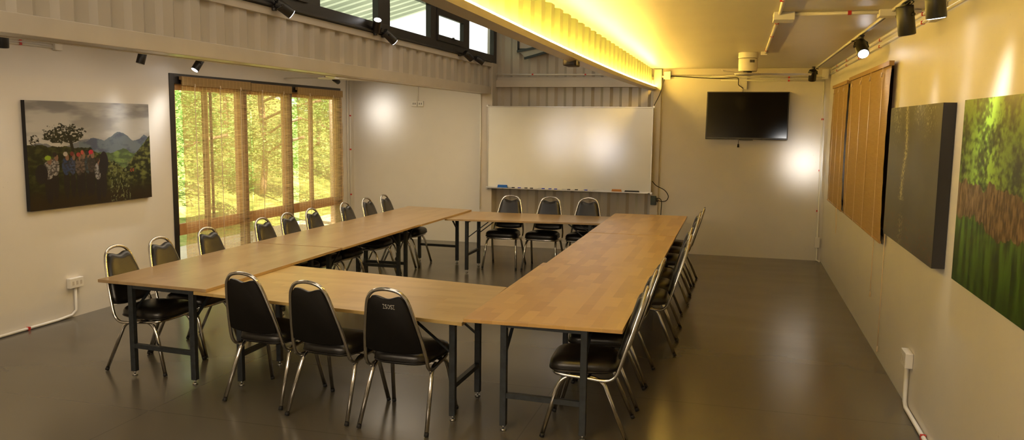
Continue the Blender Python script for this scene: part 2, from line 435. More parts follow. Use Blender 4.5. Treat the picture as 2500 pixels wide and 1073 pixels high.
def tree(x, y, z, h, r, mat, label, n, seed, trunk=.07):
    rnd = random.Random(seed)
    t = thing('leafy_tree', label, 'tree', (x, y, z), 0, 'trees outside the tall window')
    bm = newbm()
    tube(bm, smooth_pts([(0, 0, 0), (.06, .05, h*.3), (-.05, .1, h*.6), (.02, 0, h*.85)], 4), trunk, 8)
    for k in range(5):
        a = rnd.random()*6.28; z0 = h*(.25+.12*k)
        tube(bm, [(0, 0, z0), (math.cos(a)*r*.4, math.sin(a)*r*.4, z0+.3), (math.cos(a)*r*.8, math.sin(a)*r*.8, z0+.45)], trunk*.4, 6)
    obj('trunk', bm, M['bark'], t)
    bm = newbm()
    cl = [(rnd.uniform(-.75, .75)*r, rnd.uniform(-.75, .75)*r, h*rnd.uniform(.12, .95), r*rnd.uniform(.25, .45)) for _ in range(16)]
    for i in range(n):
        cx, cy, cz, cr = rnd.choice(cl)
        d = Vector((rnd.gauss(0, 1), rnd.gauss(0, 1), rnd.gauss(0, 1))).normalized()*cr*(rnd.random()**.4)
        p = Vector((cx, cy, cz))+d
        s = rnd.uniform(.022, .055); q = Vector((rnd.gauss(0, 1), rnd.gauss(0, 1), rnd.gauss(.6, 1))).to_track_quat('Z', 'Y').to_matrix()
        vv = [bm.verts.new(p+q @ Vector(c)*s) for c in ((-1, 0, 0), (0, -.45, 0), (1, 0, .1), (0, .45, 0))]
        bm.faces.new(vv)
    obj('foliage', bm, mat, t, fix=False)
tree(-10.2, 12.6, .5, 3.0, 1.5, LM[0], 'bright green leafy tree behind the nearest blind beside the dark frame', 9500, 1)
tree(-9.9, 15.4, .4, 3.2, 1.6, LM[2], 'yellow green tree seen through the middle bamboo blind', 9500, 2)
tree(-9.6, 18.4, .4, 3.4, 1.6, LM[0], 'bright leafy tree seen through the farthest bamboo blind', 9500, 3)
tree(-12.8, 14.2, 1.2, 3.6, 2.0, LM[1], 'olive tree on the slope behind the nearest blind', 9500, 4)
tree(-12.8, 18.2, 1.2, 3.8, 2.0, LM[1], 'olive tree on the slope behind the middle blind', 9500, 5)
tree(-12.5, 22.5, 1.2, 4.0, 2.2, LM[2], 'tall yellow green tree on the slope behind the farthest blind', 9500, 6)
tree(-9.4, 21.6, .3, 3.2, 1.6, LM[0], 'low green tree past the far end of the tall window', 8000, 8)
bm = newbm(); cyl(bm, (-7.35, 13.95, 0), (-7.35, 13.95, 3.2), .13, seg=16); tag(obj('porch_post', bm, plain('pinkish_render', (.70, .52, .40), .7)), 'pale pinkish porch post outside the farthest blind', 'post')
bm = newbm(); cyl(bm, (-7.2, 9.95, 0), (-7.2, 9.95, 3.2), .02, seg=10); tag(obj('downpipe', bm, M['black']), 'thin dark pipe outside behind the nearest blind', 'pipe')

# corrugated canopy beyond the clerestory
t = NT('translucent_canopy_sheet'); v_ = t.coord()
tr = t.n('ShaderNodeBsdfTranslucent'); d = t.n('ShaderNodeBsdfDiffuse'); colr = t.ramp(t.noise(v_, 1.2, 4), [(.3, (.20, .23, .16)), (.7, (.33, .36, .26))])
t.l(colr, tr.inputs[0]); t.l(colr, d.inputs[0]); m = t.n('ShaderNodeMixShader'); m.inputs[0].default_value = .55; t.l(d.outputs[0], m.inputs[1]); t.l(tr.outputs[0], m.inputs[2]); t.l(m.outputs[0], t.out.inputs['Surface'])
M['canopy'] = t.m
bm = newbm(); prev = None
for a, d in corrugation(1.0, 12.0, .26, .05):
    cur = (bm.verts.new((-4.0, a, 3.90+d)), bm.verts.new((-7.8, a, 2.93+d)))
    if prev: bm.faces.new((prev[0], cur[0], cur[1], prev[1]))
    prev = cur
cn = obj('corrugated_canopy', bm, M['canopy'], fix=False); tag(cn, 'translucent corrugated canopy sloping away outside the high window', 'canopy')
bm = newbm(); box(bm, -7.9, -3.9, YF, YB, ZC+.06, ZC+.075); struct(obj('roof', bm, plain('pale_roof', (.45, .47, .42), .6)))

# ------------------------------------------------------------------ blinds
def blind(x, y0, y1, z0, z1, mat, label, ntape, out=1, skew=0, nm='bamboo_blind', group=None):
    t = thing(nm, label, 'blind', (x, (y0+y1)/2, z0), 0, group); L = (y1-y0)/2; H = z1-z0
    bm = newbm(); n = 24; rr = []
    for i in range(n+1):
        zz = H*i/n; bow = .012*math.sin(PI*i/n)*out
        wob = .006*math.sin(i*1.7)
        sk = skew*(1-i/n)
        rr.append([bm.verts.new((bow+wob*.4, -L+wob+sk, zz)), bm.verts.new((bow, 0+sk, zz)), bm.verts.new((bow-wob*.4, L-wob+sk, zz))])
    for a, b in zip(rr, rr[1:]):
        for k in range(2): f = bm.faces.new((a[k], a[k+1], b[k+1], b[k])); f.smooth = True
    obj('slat_panel', bm, mat, t, fix=False)
    bm = newbm(); box(bm, -.02*1, .02, -L, L, H-.02, H+.02); obj('head_rail', bm, plain('blind_head_rail', (.36, .22, .09), .6), t)
    if out > 0: bm = newbm(); box(bm, .016, .021, -L, L, H-.085, H+.012); obj('valance', bm, M['blind_v'], t)
    bm = newbm(); cyl(bm, (0, -L+skew, .0), (0, L+skew, .0), .011, seg=8); obj('bottom_rail', bm, plain('blind_bottom_rail', (.36, .22, .09), .6), t)
    for k in range(ntape):
        yy = -L+2*L*(k+.5)/ntape+.03*(k % 2)
        bm = newbm(); box(bm, out*.016, out*.0175, yy-.006, yy+.006, 0, H); obj('lift_cord', bm, M['tape'], t)
        bm = newbm(); cyl(bm, (out*.02, yy, H-.06), (out*.026, yy, H-.10), .008, seg=8); obj('cord_cleat', bm, M['tape'], t)
    return t
XBL = XL+.045
g = 'woven bamboo blinds on the tall window'
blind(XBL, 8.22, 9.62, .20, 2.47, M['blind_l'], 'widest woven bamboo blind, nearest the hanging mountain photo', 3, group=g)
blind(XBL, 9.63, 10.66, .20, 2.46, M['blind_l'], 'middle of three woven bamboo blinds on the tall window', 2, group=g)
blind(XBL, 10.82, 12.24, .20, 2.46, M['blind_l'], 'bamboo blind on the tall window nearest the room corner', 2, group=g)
g = 'tan bamboo blinds on the right wall'
blind(1.20, 7.44, 10.02, 1.02, 2.53, M['blind_r'], 'wide tan bamboo blind next to the dark canvas', 4, -1, group=g)
blind(1.20, 10.20, 11.72, 1.01, 2.515, M['blind_r'], 'narrow tan bamboo blind nearest the television corner', 3, -1, group=g)
for nm_, y, z0, z1, lab in (('pull_cord', 7.98, .47, 1.02, 'pale pull cord with toggle hanging below wide tan blind'), ('pull_cord', 7.42, .10, 1.3, 'long pale pull cord reaching the floor beside dark canvas')):
    bm = newbm(); cyl(bm, (1.232, y, z0), (1.232, y, z1), .004, seg=6); cyl(bm, (1.232, y, z0-.03), (1.232, y, z0+.02), .009, .005, seg=8)
    tag(obj(nm_, bm, M['tape']), lab, 'cord')
bm = newbm(); tube(bm, smooth_pts([(1.22, 10.9, 1.0), (1.225, 10.86, .78), (1.225, 10.83, .66), (1.225, 10.80, .78), (1.22, 10.82, 1.0)], 4), .003, 6)
tag(obj('pull_cord', bm, M['tape']), 'looped pull cord below the narrow tan blind', 'cord')

# ------------------------------------------------------------------ tables
def table(name_label, corners, z, wood_m, legs, group='butcher block folding tables'):
    """corners: 4 xy points; legs: list of ((x,y),(x,y), dir) end frames, dir = unit vector to table centre"""
    cx = sum(c[0] for c in corners)/4; cy = sum(c[1] for c in corners)/4
    t = thing('folding_table', name_label, 'table', (cx, cy, 0), 0, group)
    th = .024
    bm = newbm(); quad_prism(bm, [(x-cx, y-cy) for x, y in corners], z-th, z); obj('tabletop', bm, wood_m, t, bevel=.002)
    for a, b, d in legs:
        a = Vector((a[0]-cx, a[1]-cy)); b = Vector((b[0]-cx, b[1]-cy)); d = Vector(d)
        for p in (a, b):
            bm = newbm(); bar(bm, (p.x, p.y, .035), (p.x, p.y, z-th), .042, .042); lg = obj('leg', bm, M['leg'], t, bevel=.003)
            bm = newbm(); cyl(bm, (p.x, p.y, .012), (p.x, p.y, .036), .007, seg=8); cyl(bm, (p.x, p.y, 0), (p.x, p.y, .012), .021, .017, seg=14); obj('levelling_foot', bm, M['steel'], lg)
            q = p+d*.30
            bm = newbm(); bar(bm, (p.x+d.x*.02, p.y+d.y*.02, z-.25), (q.x, q.y, z-th-.01), .020, .012); obj('brace', bm, M['leg'], t)
        bm = newbm(); bar(bm, (a.x, a.y, .24), (b.x, b.y, .24), .034, .034); obj('crossbar', bm, M['leg'], t)
        bm = newbm(); bar(bm, (a.x, a.y, z-th-.018), (b.x, b.y, z-th-.018), .030, .030); obj('crossbar', bm, M['leg'], t)
    return t
ZT = .75
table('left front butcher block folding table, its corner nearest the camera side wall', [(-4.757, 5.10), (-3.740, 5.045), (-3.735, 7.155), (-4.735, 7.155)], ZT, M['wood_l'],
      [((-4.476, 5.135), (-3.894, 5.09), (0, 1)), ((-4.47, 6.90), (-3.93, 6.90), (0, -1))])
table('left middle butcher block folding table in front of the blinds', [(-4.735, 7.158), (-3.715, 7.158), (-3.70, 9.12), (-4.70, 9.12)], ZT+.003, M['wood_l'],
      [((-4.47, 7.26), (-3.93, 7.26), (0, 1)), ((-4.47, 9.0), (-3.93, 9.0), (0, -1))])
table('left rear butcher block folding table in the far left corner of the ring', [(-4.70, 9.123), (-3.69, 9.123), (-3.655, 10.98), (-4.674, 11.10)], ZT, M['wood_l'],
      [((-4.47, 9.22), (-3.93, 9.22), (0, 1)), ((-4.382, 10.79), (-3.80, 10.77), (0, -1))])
table('front crosswise pale butcher block folding table behind three chair backs', [(-3.85, 5.045), (-1.655, 4.790), (-1.690, 5.965), (-3.85, 6.275)], ZT-.0245, M['wood_x'],
      [((-3.545, 5.17), (-3.549, 5.71), (1, 0)), ((-1.778, 4.965), (-1.768, 5.478), (-1, 0))])
table('right front butcher block folding table with a bare overhanging corner', [(-1.65, 4.80), (-.632, 4.825), (-.648, 7.05), (-1.652, 7.01)], ZT, M['wood_y'],
      [((-1.404, 4.90), (-.875, 4.88), (0, 1)), ((-1.40, 6.85), (-.90, 6.85), (0, -1))])
table('right middle butcher block folding table along the chair row', [(-1.625, 7.013), (-.630, 7.053), (-.635, 9.18), (-1.63, 9.18)], ZT-.003, M['wood_y'],
      [((-1.40, 7.2), (-.90, 7.2), (0, 1)), ((-1.40, 9.0), (-.90, 9.0), (0, -1))])
table('right rear butcher block folding table nearest the television', [(-1.63, 9.183), (-.635, 9.183), (-.637, 11.305), (-1.63, 11.287)], ZT, M['wood_y'],
      [((-1.40, 9.35), (-.90, 9.35), (0, 1)), ((-1.40, 11.1), (-.90, 11.1), (0, -1))])
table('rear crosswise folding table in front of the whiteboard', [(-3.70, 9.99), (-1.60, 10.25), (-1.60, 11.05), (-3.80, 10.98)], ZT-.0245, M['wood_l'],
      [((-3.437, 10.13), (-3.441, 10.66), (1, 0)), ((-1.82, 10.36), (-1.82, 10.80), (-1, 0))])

# ------------------------------------------------------------------ chairs
def seat_ring(inset, z):
    out = []; n = 48
    for k in range(n):
        a = 2*PI*k/n; c, s = math.cos(a), math.sin(a); e = 2/4.2
        u = math.copysign(abs(c)**e, c); w_ = math.copysign(abs(s)**e, s)
        hw = (.218+.022*w_)-inset; hl = .222-inset
        out.append((u*hw, .028+w_*hl, z))
    return out
def make_chair():
    t = thing('banquet_chair', '', 'chair')
    # seat cushion
    bm = newbm()
    rings_mesh(bm, [seat_ring(.05, .428), seat_ring(.015, .430), seat_ring(.002, .442), seat_ring(0, .462), seat_ring(.002, .482), seat_ring(.012, .500), seat_ring(.035, .514), seat_ring(.075, .523), seat_ring(.13, .528)])
    seat = obj('seat', bm, M['vinyl'], t)
    bm = newbm(); tube(bm, [Vector(p) for p in seat_ring(-.001, .445)], .004, 6, closed=True); obj('piping', bm, M['vinyl'], seat)
    # continuous tube frame
    half = [(.10, .222, .424), (.185, .20, .422), (.208, .14, .415), (.212, .0, .405), (.214, -.10, .396), (.216, -.155, .405), (.216, -.192, .438), (.214, -.212, .49),
            (.196, -.252, .62), (.172, -.29, .74), (.146, -.325, .855), (.122, -.342, .912), (.078, -.352, .948), (0, -.357, .962)]
    left = [(-x, y, z) for x, y, z in half[:-1]][::-1]
    bm = newbm(); tube(bm, smooth_pts(half+left+[(-.0, .228, .424)], 4, closed=True), .0125, 8, closed=True); obj('tube_frame', bm, M['chrome'], t)
    # back pad, following the tube
    sl = (-.357+.212)/(.962-.49)
    def fy(z): return -.212+sl*(z-.49)
    def hw(z):
        pts = [(.49, .214), (.62, .196), (.74, .172), (.855, .146), (.912, .118)]
        for (z0, w0), (z1, w1) in zip(pts, pts[1:]):
            if z <= z1: return w0+(w1-w0)*(z-z0)/(z1-z0)
        return pts[-1][1]
    zb = .512
    outline = []
    for k in range(9):                                   # bottom edge, slightly bowed
        u = -1+2*k/8; outline.append((u*(hw(.54)-.012)*.97, zb+.020*abs(u)**3))
    for z in (.58, .64, .70, .76, .82, .865): outline.append((hw(z)-.010, z))
    for k in range(13):                                  # wavy top
        u = 1-2*k/12; zz = .906+.010*math.cos(u*PI*1.35+PI)+(.0 if abs(u) < .82 else -.018*(abs(u)-.82)/.18)
        outline.append((u*(hw(.888)-.012), zz))
    for z in (.865, .82, .76, .70, .64, .58): outline.append((-(hw(z)-.010), z))
    cxm = 0; czm = .72
    def ring(sc, dy): return [(x*sc, fy(czm+(z-czm)*sc)+dy, czm+(z-czm)*sc) for x, z in outline]
    bm = newbm()
    rings_mesh(bm, [ring(.985, -.010), ring(1, -.004), ring(1, .010), ring(.975, .026), ring(.91, .036), ring(.78, .041)], cap0=False)
    back = obj('backrest', bm, M['vinyl'], t)
    bm = newbm(); rings_mesh(bm, [ring(.97, -.0125), ring(.99, -.0085)]); obj('back_board', bm, M['backvinyl'], back)
    # legs
    for sx in (-1, 1):
        for pts in ([(.198, -.01, .405), (.203, -.065, .402), (.209, -.112, .372), (.214, -.135, .325), (.238, -.272, .012)],
                    [(.190, .03, .408), (.193, .095, .408), (.203, .155, .378), (.211, .190, .315), (.238, .272, .012)]):
            P = [(sx*x, y, z) for x, y, z in pts]
            sm = smooth_pts(P[:4], 4)+[Vector(P[4])]
            bm = newbm(); tube(bm, sm, .0145, 8); lg = obj('leg', bm, M['chrome'], t)
            e = Vector(P[4]); dr = (e-Vector(P[3])).normalized()
            bm = newbm(); cyl(bm, e-dr*.016, e+dr*.008, .0155, seg=10); obj('foot_cap', bm, M['rubber'], lg)
    bm = newbm(); bar(bm, (-.2, -.02, .412), (.2, -.02, .412), .02, .012); bar(bm, (-.2, .06, .412), (.2, .06, .412), .02, .012); obj('stretcher', bm, M['chrome'], t)
    return t
chair0 = make_chair(); used = [False]
def chair(x, y, rz, label, group):
    if not used[0]:
        used[0] = True; chair0.location = (x, y, 0); chair0.rotation_euler = (0, 0, rz); chair0['label'] = label; chair0['group'] = group; return chair0
    return dup(chair0, (x, y, 0), rz, label, group)
g = 'black chairs along the window side'
names = ['black banquet chair at the front left table corner, legs seen whole', 'second black chair from the front left corner, window side',
         'black chair in front of the lit left edge of the blinds, third on window side', 'fourth black chair on window side, start of the middle trio',
         'fifth black chair on window side, centre of the middle trio', 'sixth black chair on window side, end of the middle trio',
         'seventh black chair on window side, first beyond the blinds', 'eighth black chair on window side, against the white back wall', 'ninth black chair on window side, nearest the whiteboard wall']
for (x, y, r), n in zip([(-4.50, 5.41, 0), (-4.50, 5.918, 0), (-4.52, 6.60, -1), (-4.47, 7.46, 0), (-4.48, 7.975, 0), (-4.47, 8.49, 0), (-4.45, 9.30, 1), (-4.46, 9.93, -2), (-4.44, 10.47, 1)], names):
    chair(x, y, -PI/2+math.radians(r), n, g)
g = 'black chairs with backs to the camera'
c_front = []
for (x, y, r), n in zip([(-3.19, 5.075, -5), (-2.615, 4.95, -6), (-2.07, 4.91, -1)],
        ['black chair seen from behind, leftmost at the front table', 'black chair seen from behind, middle one at the front table', 'black chair seen from behind with white stencilled letters on its back']):
    c_front.append(chair(x, y, math.radians(r), n, g))
g = 'black chairs facing the camera before the whiteboard'
for (x, y, r), n in zip([(-3.09, 10.74, 1), (-2.53, 10.76, -1), (-1.98, 10.80, 1)],
        ['black chair facing forward below the blue eraser, leftmost of the rear three', 'middle black chair of the rear three below the whiteboard', 'rightmost black chair of the rear three, partly hidden by right table']):
    chair(x, y, PI+math.radians(r), n, g)
g = 'black chairs along the right side'
names = ['nearest black chair on the right side, seat fully in view', 'second black chair on the right side, just behind the nearest',
         'third black chair on the right side, end of the near trio', 'fourth black chair on the right side, pulled out with side rail showing',
         'fifth black chair on the right side, centre of the pulled out trio', 'sixth black chair on the right side, end of the pulled out trio',
         'seventh black chair on the right side, start of the far trio', 'eighth black chair on the right side, second last before the television', 'farthest black chair on the right side, tallest in the photo']
for (x, y, r), n in zip([(-.875, 5.11, 3), (-.88, 5.745, 1), (-.87, 6.29, -1), (-.735, 7.20, 2), (-.745, 7.73, 0), (-.77, 8.31, 1), (-.74, 9.28, 0), (-.755, 9.84, 2), (-.73, 10.43, -1)], names):
    chair(x, y, PI/2+math.radians(r), n, g)
# stencilled letters on the third front chair
bm = newbm(); hh = .014
def stroke(pts): tube(bm, [(x, 0, z) for x, z in pts], .0021, 6, flat=.35)
for xc in (-.034, .034):
    stroke([(xc, -hh), (xc, hh)]); stroke([(xc-.007, hh), (xc+.006, hh)]); stroke([(xc-.006, -hh), (xc+.007, -hh)])
for xc in (-.018, .019):
    stroke([(v.x, v.z) for v in smooth_pts([(xc+.006, 0, hh*.7), (xc, 0, hh), (xc-.006, 0, hh*.6), (xc, 0, 0), (xc+.006, 0, -hh*.55), (xc, 0, -hh), (xc-.006, 0, -hh*.7)], 4)])
stroke([(-.005, -hh), (-.005, hh)]); stroke([(v.x, v.z) for v in smooth_pts([(-.005, 0, hh), (.004, 0, hh*.75), (.0075, 0, 0), (.004, 0, -hh*.75), (-.005, 0, -hh)], 4)])
lo = obj('lettering', bm, M['letter'])
cbk = [c for c in c_front[2].children if c.name.startswith('backrest')][0]; lo.parent = cbk
lo['label'] = 'white stencilled letters'
sl = (-.357+.212)/(.962-.49); ang = math.atan(-sl)
lo.location = (0.01, -.212+sl*(.845-.49)-.0145, .845); lo.rotation_euler = (ang, math.radians(2), 0)

# ------------------------------------------------------------------ whiteboard, TV
wy = 12.40
wb = thing('whiteboard', 'large white glossy whiteboard with aluminium frame and tray', 'whiteboard', (-2.56, wy, .955))
W2, Hh = 1.305, 1.30
bm = newbm(); box(bm, -W2+.01, W2-.01, -.006, .012, .015, Hh-.01); obj('board', bm, M['wb'], wb)
bm = newbm()
for a in ((-W2, -W2+.016, 0, Hh), (W2-.016, W2, 0, Hh), (-W2, W2, 0, .022), (-W2, W2, Hh-.016, Hh)): box(bm, a[0], a[1], -.012, .018, a[2], a[3])
obj('frame', bm, M['alu'], wb, bevel=.003)
bm = newbm(); box(bm, -W2+.02, W2-.04, -.065, -.01, -.002, .006); box(bm, -W2+.02, W2-.04, -.068, -.062, -.002, .012); obj('tray', bm, M['alu'], wb)
for x in (-W2-.003, W2+.003):
    for z in (0, Hh):
        bm = newbm(); box(bm, x-.018, x+.018, -.014, .02, z-.018, z+.018); obj('corner_cap', bm, M['alu'], wb, bevel=.004)
bm = newbm()
for x in (-1.27, 1.27): box(bm, x-.02, x+.02, .018, .06 if x < 0 else .24, .3, .36)
obj('wall_bracket', bm, M['trimw'], wb)
ty = wy-.037; tz = .955+.006
def eraser(x, wd, h, mat, label):
    bm = newbm(); box(bm, x-wd/2, x+wd/2, ty-.022, ty+.020, tz, tz+h*.45, 0); box(bm, x-wd/2+.006, x+wd/2-.006, ty-.020, ty+.018, tz+h*.45, tz+h, 0)
    tag(obj('board_eraser', bm, mat, bevel=.006), label, 'eraser')
eraser(-3.60, .165, .05, M['blue'], 'blue whiteboard eraser on the left end of the tray')
eraser(-1.775, .155, .04, M['orange'], 'orange whiteboard eraser towards the right of the tray')
eraser(-1.54, .23, .028, M['inkblack'], 'long flat black eraser at the right end of the tray')
mks = [(-3.38, 'k', 'black capped marker right beside the blue eraser'), (-3.28, 'b', 'blue capped marker, second pen right of the blue eraser'), (-3.17, 'k', 'slim black capped marker, third pen on the tray'),
       (-3.08, 'k', 'black marker above the gap between two rear chairs'), (-2.89, 'b', 'pale blue capped marker left of the middle rear chair'), (-2.78, 'b', 'blue marker above the middle rear chair'),
       (-2.69, 'b', 'deep blue marker right above the middle rear chair'), (-2.48, 'k', 'black marker near the centre of the tray'), (-2.36, 'k', 'black tipped marker just right of tray centre'), (-2.21, 'b', 'last blue marker before the orange eraser')]
for x, c, lab in mks:
    t = thing('board_marker', lab, 'marker', (x, ty, tz+.009), 0, 'markers on the whiteboard tray')
    bm = newbm(); cyl(bm, (-.02, 0, 0), (.06, 0, 0), .009, seg=10); obj('barrel', bm, M['plastic'], t)
    bm = newbm(); cyl(bm, (-.065, 0, 0), (-.015, 0, 0), .0105, seg=10); obj('cap', bm, M['inkblue'] if c == 'b' else M['inkblack'], t)

tvo = thing('television', 'large black flat screen television on the right of back wall', 'television', (.10, 12.6, 2.14))
tvo.rotation_euler = (math.radians(-4), 0, math.radians(0))
bm = newbm(); box(bm, -.588, .588, -.02, .03, -.352, .352); obj('housing', bm, M['black'], tvo, bevel=.006)
bm = newbm(); box(bm, -.572, .572, -.0215, -.0205, -.325, .338); obj('screen', bm, M['tv'], tvo)
bm = newbm(); box(bm, -.10, .10, -.02, .01, -.364, -.352); obj('sensor_bar', bm, M['black'], tvo)
bm = newbm(); box(bm, -.2, .2, .03, .13, -.15, .15); obj('wall_mount', bm, M['black'], tvo)
bm = newbm(); tube(bm, [(-.105, .0, -.36), (-.105, -.0, -.42)], .004, 6); cyl(bm, (-.105, 0, -.42), (-.105, 0, -.47), .012, .016, seg=8); obj('dangling_plug', bm, M['rubber'], tvo)

# ------------------------------------------------------------------ ceiling fans
def fan(x, y, label, rz):
    t = thing('ceiling_fan', label, 'fan', (x, y, ZC), rz, 'white cylindrical ceiling fans')
    bm = newbm(); cyl(bm, (0, 0, 0), (0, 0, -.065), .112, seg=32); obj('canopy', bm, M['plastic'], t, bevel=.004)
    bm = newbm(); cyl(bm, (0, 0, -.07), (0, 0, -.215), .110, .106, seg=32); mo = obj('motor_housing', bm, M['plastic'], t, bevel=.006)
    bm = newbm(); cyl(bm, (0, 0, -.06), (0, 0, -.075), .102, seg=24); cyl(bm, (0, 0, -.21), (0, 0, -.24), .05, seg=20); obj('shadow_gap', bm, M['black'], t)
    for k in range(5):
        a = -PI/2-rz+.22+.11*k; bm = newbm(); bar(bm, (.109*math.cos(a), .109*math.sin(a), -.088), (.109*math.cos(a), .109*math.sin(a), -.118), .008, .006)
        obj('vent_slot', bm, M['black'], mo)
    bm = newbm(); cyl(bm, (0, 0, -.238), (0, 0, -.256), .155, .14, seg=32); obj('hub', bm, M['plastic'], t, bevel=.003)
    for k in range(3):
        a = 2*PI*k/3; ca, sa = math.cos(a), math.sin(a); bm = newbm()
        sec = [(.12, .045), (.28, .062), (.5, .06), (.68, .035), (.72, .01)]
        rings = []
        for r, h in sec:
            z = -.245
            pts = [(r, -h, z+.012), (r, h, z-.006), (r, h, z-.010), (r, -h, z+.008)]
            rings.append([(px*ca-py*sa, px*sa+py*ca, pz) for px, py, pz in pts])
        rings_mesh(bm, rings, smooth=False); obj('blade', bm, M['plastic'], t)
    return t
f0 = fan(.065, 10.0, 'white ceiling fan on the right ceiling above the television', math.radians(8))
dup(f0, (-5.70, 10.6, ZC), math.radians(62), 'white ceiling fan mostly hidden behind the left beam')

# ------------------------------------------------------------------ track lights
def soften(ld, sigma):
    # bell shaped beam: strength falls off with the angle from the lamp's axis
    ld.use_nodes = True; nt = ld.node_tree; nt.nodes.clear()
    o_ = nt.nodes.new('ShaderNodeOutputLight'); e_ = nt.nodes.new('ShaderNodeEmission'); tc_ = nt.nodes.new('ShaderNodeTexCoord'); sp_ = nt.nodes.new('ShaderNodeSeparateXYZ')
    nt.links.new(tc_.outputs['Normal'], sp_.inputs[0]); prev = sp_.outputs[2]
    for op, v in (('ABSOLUTE', None), ('SUBTRACT', 1.0), ('MULTIPLY', 1/(1-math.cos(math.radians(sigma)))), ('EXPONENT', None)):
        m_ = nt.nodes.new('ShaderNodeMath'); m_.operation = op; nt.links.new(prev, m_.inputs[0])
        if v is not None: m_.inputs[1].default_value = v
        prev = m_.outputs[0]
    nt.links.new(prev, e_.inputs['Strength']); nt.links.new(e_.outputs[0], o_.inputs[0])
def track(x, y0, y1, z, label, mat='plastic', stems=0, axis='y'):
    t = thing('light_track', label, 'track', (x, (y0+y1)/2, z), 0)
    L = (y1-y0)/2
    bm = newbm(); box(bm, -.017, .017, -L, L, -.02, 0)
    obj('rail', bm, M[mat], t, bevel=.002)
    bm = newbm(); box(bm, -.006, .006, -L+.02, L-.02, -.0215, -.019); obj('slot', bm, M['black'], t)
    if stems:
        for k in range(stems):
            bm = newbm(); yy = -L+2*L*(k+.5)/stems; cyl(bm, (0, yy, -.005), (0, yy, ZC-z), .008, seg=8); obj('stem', bm, M['plastic'], t)
    return t
track(1.03, 3.0, 12.35, ZC, 'long white track on the right ceiling beside the picture wall')
track(-6.1, 2.5, 11.8, ZC, 'white track on the left bay ceiling')
track(XB1+.02, 3.5, 12.3, 2.958, 'black track along the sill of the high windows', 'black')

def spotlight(mount, head, aim, label, lit, r=.05, L=.16, energy=60, size=38, blend=.7, color=(1, .97, .93), glow=None, on=True):
    mount = Vector(mount); head = Vector(head); aim = Vector(aim)
    d = (aim-head).normalized()
    t = thing('track_spotlight', label, 'spotlight', mount, 0, 'black cylindrical track spotlights')
    o = lambda p: Vector(p)-mount
    bm = newbm(); cyl(bm, (0, 0, .0), (0, 0, -.035), .022, seg=14); box(bm, -.02, .02, -.045, .045, -.012, .0); obj('track_adapter', bm, M['black'], t, bevel=.002)
    h = head-mount; side = d.cross(Vector((0, 0, 1)));
    if side.length < .1: side = Vector((1, 0, 0))
    side.normalize()
    bm = newbm(); top = Vector((0, 0, -.03)); piv = h-d*L*.18
    for s in (-1, 1):
        bar(bm, top, top*.6+piv*.4+side*s*(r+.006)*.9, .014, .005); bar(bm, top*.6+piv*.4+side*s*(r+.006)*.9, piv+side*s*(r+.006), .014, .005)
        cyl(bm, piv+side*s*r*.9, piv+side*s*(r+.016), .011, seg=10)
    obj('yoke', bm, M['black'], t)
    bm = newbm(); cyl(bm, h-d*L/2, h+d*L/2, r, seg=28); bd = obj('lamp_body', bm, M['black'], t, bevel=.004)
    bm = newbm(); cyl(bm, h+d*(L/2-.004), h+d*(L/2+.0025), r*.86, seg=28); obj('lens', bm, M['lens'] if lit else M['lens_off'], t)
    bm = newbm(); b0 = h-d*L*.48; tube(bm, smooth_pts([b0, b0-d*.03+side*.05, b0+side*.07+Vector((0, 0, .02)), Vector((0, 0, -.03))], 5), .0035, 6); obj('cable', bm, M['rubber'], t)
    if on:
        ld = bpy.data.lights.new('spot_lamp', 'SPOT'); ld.energy = energy; ld.spot_size = math.radians(min(170, size*1.9)); ld.spot_blend = blend; soften(ld, size*.29); ld.shadow_soft_size = .03; ld.color = color
        lo = bpy.data.objects.new('spot_lamp', ld); COL.objects.link(lo); lo.parent = t
        lo.location = h+d*(L/2+.03); lo.rotation_euler = d.to_track_quat('-Z', 'Y').to_euler()
    return t
# right bay
spotlight((1.03, 8.05, ZC-.02), (1.03, 8.0, 2.70), (1.20, 6.85, 1.75), 'lit black spotlight on right track above the wide tan blind', True, .052, .17, 40, 50, 1)
spotlight((1.03, 6.0, ZC-.02), (1.03, 5.97, 2.70), (1.22, 6.12, 1.6), 'large black spotlight pointing straight down near the top right', False, .055, .19, 20, 60, 1)
spotlight((1.03, 5.25, ZC-.02), (1.045, 5.20, 2.715), (1.2, 5.35, 1.6), 'black spotlight cut off by the top edge at far right', True, .055, .19, 16, 60, 1)
spotlight((.96, 12.15, ZC-.02), (.95, 12.15, 2.70), (.95, 12.7, 1.5), 'small black spotlight at the far end of the right track', False, .052, .15, 6, 90, 1)
for h_, a_, e_, z_, c_ in (((1.03, 3.45, 2.72), (.955, 12.7, 1.46), 4200, 7, (1, .97, .93)), ((XB1+.09, 3.75, 2.90), (-2.71, 12.4, 1.70), 1000, 8.5, (.9, .9, 1)), ((XB1+.09, 4.45, 2.90), (-1.99, 12.4, 1.62), 1450, 8, (.9, .9, 1)), ((1.03, 4.35, 2.66), (1.235, 4.72, 1.9), 110, 44, (1, .96, .88))):
    ld = bpy.data.lights.new('far_spot', 'SPOT'); ld.energy = e_; ld.spot_size = math.radians(z_*2); ld.spot_blend = 1; soften(ld, z_*.28); ld.shadow_soft_size = .03; ld.color = c_
    lo_ = bpy.data.objects.new('far_spot', ld); COL.objects.link(lo_); lo_.location = h_; lo_.rotation_euler = (Vector(a_)-Vector(h_)).to_track_quat('-Z', 'Y').to_euler()
